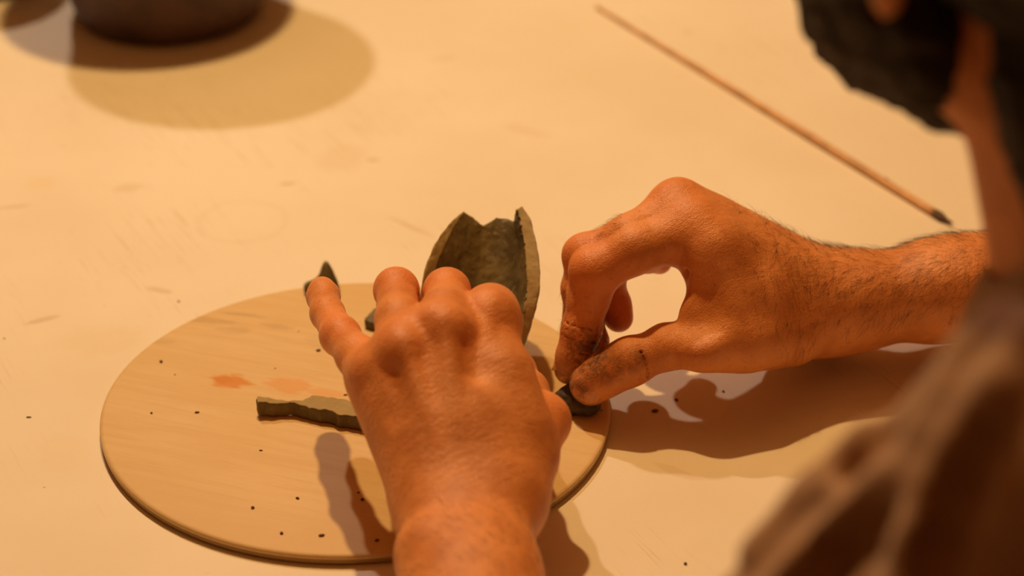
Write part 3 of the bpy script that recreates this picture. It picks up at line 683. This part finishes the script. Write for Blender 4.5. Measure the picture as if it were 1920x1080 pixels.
# vertex attributes: redness at joints, grime near the working fingertips
def near(P, pts, r0, r1):
    m = np.zeros(len(P))
    for c in pts:
        d = np.linalg.norm(P-c, axis=1); m = np.maximum(m, np.clip((r1-d)/(r1-r0), 0, 1))
    return m
Rj = [W(*right[n][i][:3]) for n in ('index', 'middle', 'ring') for i in (0, 2, 4 if n != 'ring' else 3)]+[W(*left[n][i][:3]) for n in ('index', 'middle', 'ring', 'little') for i in (0, 2)]
Rj += [W(1010, 790, .053)]
red = near(Vall, Rj, .006, .022)
gpts = [W(1066, 694, .016)+FW*.004, W(1100, 680, .02), W(1108, 636, .026), W(1092, 610, .03)+FW*.006, W(1100, 655, .028), W(1108, 668, .030), W(1078, 752, .006)]
gr = near(Vall, gpts, .006, .0165)*.85
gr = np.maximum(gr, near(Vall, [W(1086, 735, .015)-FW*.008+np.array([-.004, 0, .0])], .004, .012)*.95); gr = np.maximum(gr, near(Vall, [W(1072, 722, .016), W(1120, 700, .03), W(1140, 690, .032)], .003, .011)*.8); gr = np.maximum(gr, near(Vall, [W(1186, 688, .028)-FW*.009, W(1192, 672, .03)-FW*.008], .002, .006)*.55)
gr = np.maximum(gr, near(Vall, [W(606, 545, .064)+FW*.006], .003, .009)*.6)
Vw = Vall+up; me = from_arrays('person', Vw, Qall)
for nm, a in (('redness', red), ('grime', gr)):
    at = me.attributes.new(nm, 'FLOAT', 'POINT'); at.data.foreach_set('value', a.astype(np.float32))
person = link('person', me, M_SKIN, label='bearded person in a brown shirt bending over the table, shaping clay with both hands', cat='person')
vs = shirt(); V_, Q_ = vs.mesh(); link('shirt', from_arrays('shirt', V_+up, Q_), M_SHIRT, person, label='loose brown short-sleeved shirt')

# hair and beard
def hairvol():
    v = Vol(headC-.14, headC+.14, .0026)
    v.ell(H(-.020, 0, .024), [.104, .084, .092], HA, .01); v.ell(H(-.070, 0, -.030), [.040, .056, .055], HA, .02); v.cone(H(-.066, -.034, -.085), H(-.066, .034, -.085), .032, .032, .03)
    for s in (1, -1): v.cone(H(-.056, s*.040, -.07), H(-.066, s*.034, -.118), .026, .020, .02); v.cone(H(-.045, s*.058, -.055), H(-.054, s*.050, -.125), .0150, .0120, .015)
    v.ell(H(.085, 0, -.030), [.080, .090, .085], HA, .012, sub=True)
    for s in (1, -1): v.ell(H(-.012, s*.085, -.004), [.015, .03, .026], HA, .005, sub=True)
    return v
def beardvol():
    v = Vol(headC-.16, headC+.16, .0026)
    for s in (1, -1):
        v.cone(H(.010, s*.064, -.020), H(-.002, s*.056, -.060), .010, .013, .008); v.cone(H(-.002, s*.056, -.060), H(.060, s*.022, -.102), .0150, .0165, .010)
        v.cone(H(.030, s*.05, -.055), H(.075, s*.024, -.080), .012, .010, .010)
        v.cone(H(.030, s*.058, -.030), H(.076, s*.034, -.062), .014, .013, .010); v.cone(H(.014, s*.072, .010), H(.006, s*.068, -.045), .011, .013, .008)
        v.cone(H(.094, s*.004, -.053), H(.086, s*.026, -.068), .0045, .0055, .004); v.cone(H(.084, s*.027, -.066), H(.074, s*.024, -.100), .0050, .011, .006); v.cone(H(.079, -.018, -.088), H(.079, .018, -.088), .0095, .0095, .006)
    for s in (1, -1): v.cone(H(.036, s*.050, -.066), H(.060, s*.036, -.082), .0130, .0120, .010); v.cone(H(-.008, s*.068, -.040), H(-.004, s*.064, -.058), .0115, .0125, .008)
    v.ell(H(.070, 0, -.106), [.024, .026, .018], HA, .012); v.cone(H(.02, -.02, -.100), H(.02, .02, -.100), .02, .02, .02)
    return v
import mathutils.noise as mn
for nm, fn, lb in (('hair', hairvol, 'short dark hair'), ('beard', beardvol, 'short dark beard')):
    v = fn(); V_, Q_ = v.mesh(); me = from_arrays(nm, V_+up, Q_); rough(me, .0022, 140, 2); rough(me, .0008, 420, 4); link(nm, me, M_HAIR, person, label=lb)
gz = norm(hf*.80-hu*.55)
for s in (1, -1):
    bm = bmesh.new(); bmesh.ops.create_uvsphere(bm, u_segments=24, v_segments=16, radius=.0118); ec = H(.0738, s*.031, -.0050); bmesh.ops.translate(bm, vec=ec+up, verts=bm.verts)
    eye = link('eye', bm_mesh('eye', bm), M_EYE, person)
    bm = bmesh.new(); bmesh.ops.create_uvsphere(bm, u_segments=20, v_segments=12, radius=1); Rm = Vector((0, 0, 1)).rotation_difference(Vector(gz)).to_matrix()
    for v_ in bm.verts: v_.co = Rm @ Vector((v_.co.x*.0056, v_.co.y*.0056, v_.co.z*.0012))+Vector(ec+up+gz*.0110)
    link('iris', bm_mesh('iris', bm), M_DARKTIP, eye, label='dark brown iris')

# fingernails
def nail(tip, axis, out, wd, ln):
    bm = bmesh.new(); ax = norm(axis); out = norm(out-ax*(out @ ax)); sd = norm(np.cross(ax, out)); g = []
    for i in range(7):
        row = []
        for j in range(7):
            u = (j-3)/3; s = (i-3)/3; wdt = wd*(1-.45*max(0, s)**4 - .35*max(0, -s)**4)
            a = u*.95; row.append(bm.verts.new(tip+up+ax*s*ln*(1-.16*u*u)+sd*math.sin(a)*wdt*1.15+out*(math.cos(a)-1)*wdt*.95))
        g.append(row)
    for A, B in zip(g, g[1:]):
        for j in range(6): bm.faces.new((A[j], A[j+1], B[j+1], B[j]))
    ret = bmesh.ops.extrude_face_region(bm, geom=list(bm.faces)); bmesh.ops.translate(bm, vec=-out*.0012, verts=[x for x in ret['geom'] if isinstance(x, bmesh.types.BMVert)])
    bmesh.ops.recalc_face_normals(bm, faces=bm.faces); return bm_mesh('fingernail', bm)
tip = W(1108, 720, .0160); ta = norm(tip-W(1140, 698, .022)); od = norm(-FW*.9+np.array([.15, 0, -.45]))
link('fingernail', nail(tip-ta*.001+od*.0102, ta, od, .0056, .0064), M_NAIL, person)
tip = W(1066, 694, .016); ta = norm(tip-W(1090, 620, .036)); od = norm(np.array([-1., .25, .2]))
link('fingernail', nail(tip-ta*.004+od*.0076, ta, od, .0052, .0060), M_NAIL, person)

# hairs on the right forearm and wrist
from mathutils.bvhtree import BVHTree
def arm_hair(VV, QQ, sel, nh, flow, L0, L1, name):
    P = VV[QQ]; nrm_ = np.cross(P[:, 1]-P[:, 0], P[:, 3]-P[:, 0]); nrm_ /= np.linalg.norm(nrm_, axis=1)[:, None]+1e-12; c = P.mean(1)
    idx = np.nonzero(sel(c, nrm_))[0]; idx = rng.choice(idx, nh); verts = []; faces = []
    for i in idx:
        n_ = nrm_[i]; p = c[i]+rng.normal(0, .0004, 3); f = flow(p, n_)+rng.normal(0, .22, 3); f -= n_*(f @ n_); f /= np.linalg.norm(f)+1e-9
        L = rng.uniform(L0, L1); r = rng.uniform(.00004, .00008); lift = rng.uniform(.10, .55); b0 = len(verts); sd = np.cross(n_, f); bend = rng.normal(0, .25)
        for s_ in range(5):
            t = s_/4; q = p+f*L*t*(1-.1*t)+n_*(L*lift*(t-.55*t*t)-.0002)+sd*bend*L*t*t; rr = r*(1-.8*t)
            for a_ in (0, 2.09, 4.19): verts.append(q+(sd*math.cos(a_)+n_*math.sin(a_))*rr)
        for s_ in range(4):
            for k in range(3): faces.append((b0+s_*3+k, b0+s_*3+(k+1) % 3, b0+s_*3+3+(k+1) % 3, b0+s_*3+3+k))
    link(name, from_arrays(name, np.array(verts)+up, np.array(faces)), M_HAIR, person, kind='stuff', smooth=False)
def selR(c, n_):
    t = (c-wristR) @ fR; return (t > -.045) & (t < .15) & ((n_ @ UP > .15) | ((n_ @ -FW > -.1) & (n_ @ UP > -.55) & (rng.random(len(t)) < .55))) & (rng.random(len(t)) < np.clip((t+.05)/.06, .08, 1))
arm_hair(VR, QR, selR, 4200, lambda p, n_: -fR*.55-UP*.62+FW*.45, .005, .0115, 'arm_hair')
def selK(c, n_): 
    a = W(1160, 440, .075); b2 = W(1062, 580, .045); return ((np.linalg.norm(c-a, axis=1) < .011) | (np.linalg.norm(c-b2, axis=1) < .010)) & (n_ @ np.array([-.6, 0, .8]) > .3)
arm_hair(VR, QR, selK, 130, lambda p, n_: np.array([-.8, 0, -.5]), .003, .006, 'finger_hair')
def selL(c, n_): t = (c-wristL) @ fL; return (t > .0) & (t < .11) & (n_[:, 2] > .1)
arm_hair(VL, QL, selL, 500, lambda p, n_: -fL*.7-np.array([1., 0, 0]), .004, .009, 'arm_hair')

# trousers, shoes and stool, under the table
v = Vol((-.35, -.75, -.78), (.75, .25, -.05), .008)
kL = hip+TF*.40+TL*.13+np.array([0, 0, -.035]); kR = hip+TF*.40-TL*.13+np.array([0, 0, -.035]); fz = -.66
aL_ = np.array([*(kL[:2]-TF[:2]*.02), fz]); aR_ = np.array([*(kR[:2]-TF[:2]*.02), fz])
v.cone(hip-TL*.07-np.array([0, 0, .02]), hip+TL*.07-np.array([0, 0, .02]), .125, .125, .03)
for s, kk, aa in ((1, kL, aL_), (-1, kR, aR_)): v.cone(hip+TL*.09*s-np.array([0, 0, .045]), kk-np.array([0, 0, .04]), .088, .062, .03); v.cone(kk-np.array([0, 0, .04]), aa, .062, .050, .02)
V_, Q_ = v.mesh(); link('trousers', from_arrays('trousers', V_+up, Q_), M_TROUSERS, person)
for aa in (aL_, aR_):
    v = Vol(aa-.24, aa+.24, .006); v.cone(aa+np.array([0, 0, -.045]), aa+TF*.14+np.array([0, 0, -.058]), .042, .036, .02)
    V_, Q_ = v.mesh(); V_[:, 2] = np.maximum(V_[:, 2], -TZ+.001); link('shoe', from_arrays('shoe', V_+up, Q_), M_SHOE, person)
sx, sy = hip[0], hip[1]; Sl = bpy.data.objects.new('stool', None); COL.objects.link(Sl); Sl.location = (sx, sy, 0)
sh_ = TZ+hip[2]-.150; Sl['label'] = 'round wooden stool under the seated person'; Sl['category'] = 'stool'
me = lathe('seat', [(0, sh_), (.165, sh_), (.172, sh_-.008), (.172, sh_-.026), (.165, sh_-.032), (0, sh_-.032)], 48); o = link('seat', me, M_WOOD, Sl); 
for vv in me.vertices: vv.co.x += sx; vv.co.y += sy
for k in range(4):
    a = math.pi/4+k*math.pi/2; c_, s_ = math.cos(a), math.sin(a)
    link('leg', tube('leg', [(sx+c_*.17, sy+s_*.17, 0), (sx+c_*.12, sy+s_*.12, sh_-.033)], [.014, .017], 12), M_WOOD, Sl)
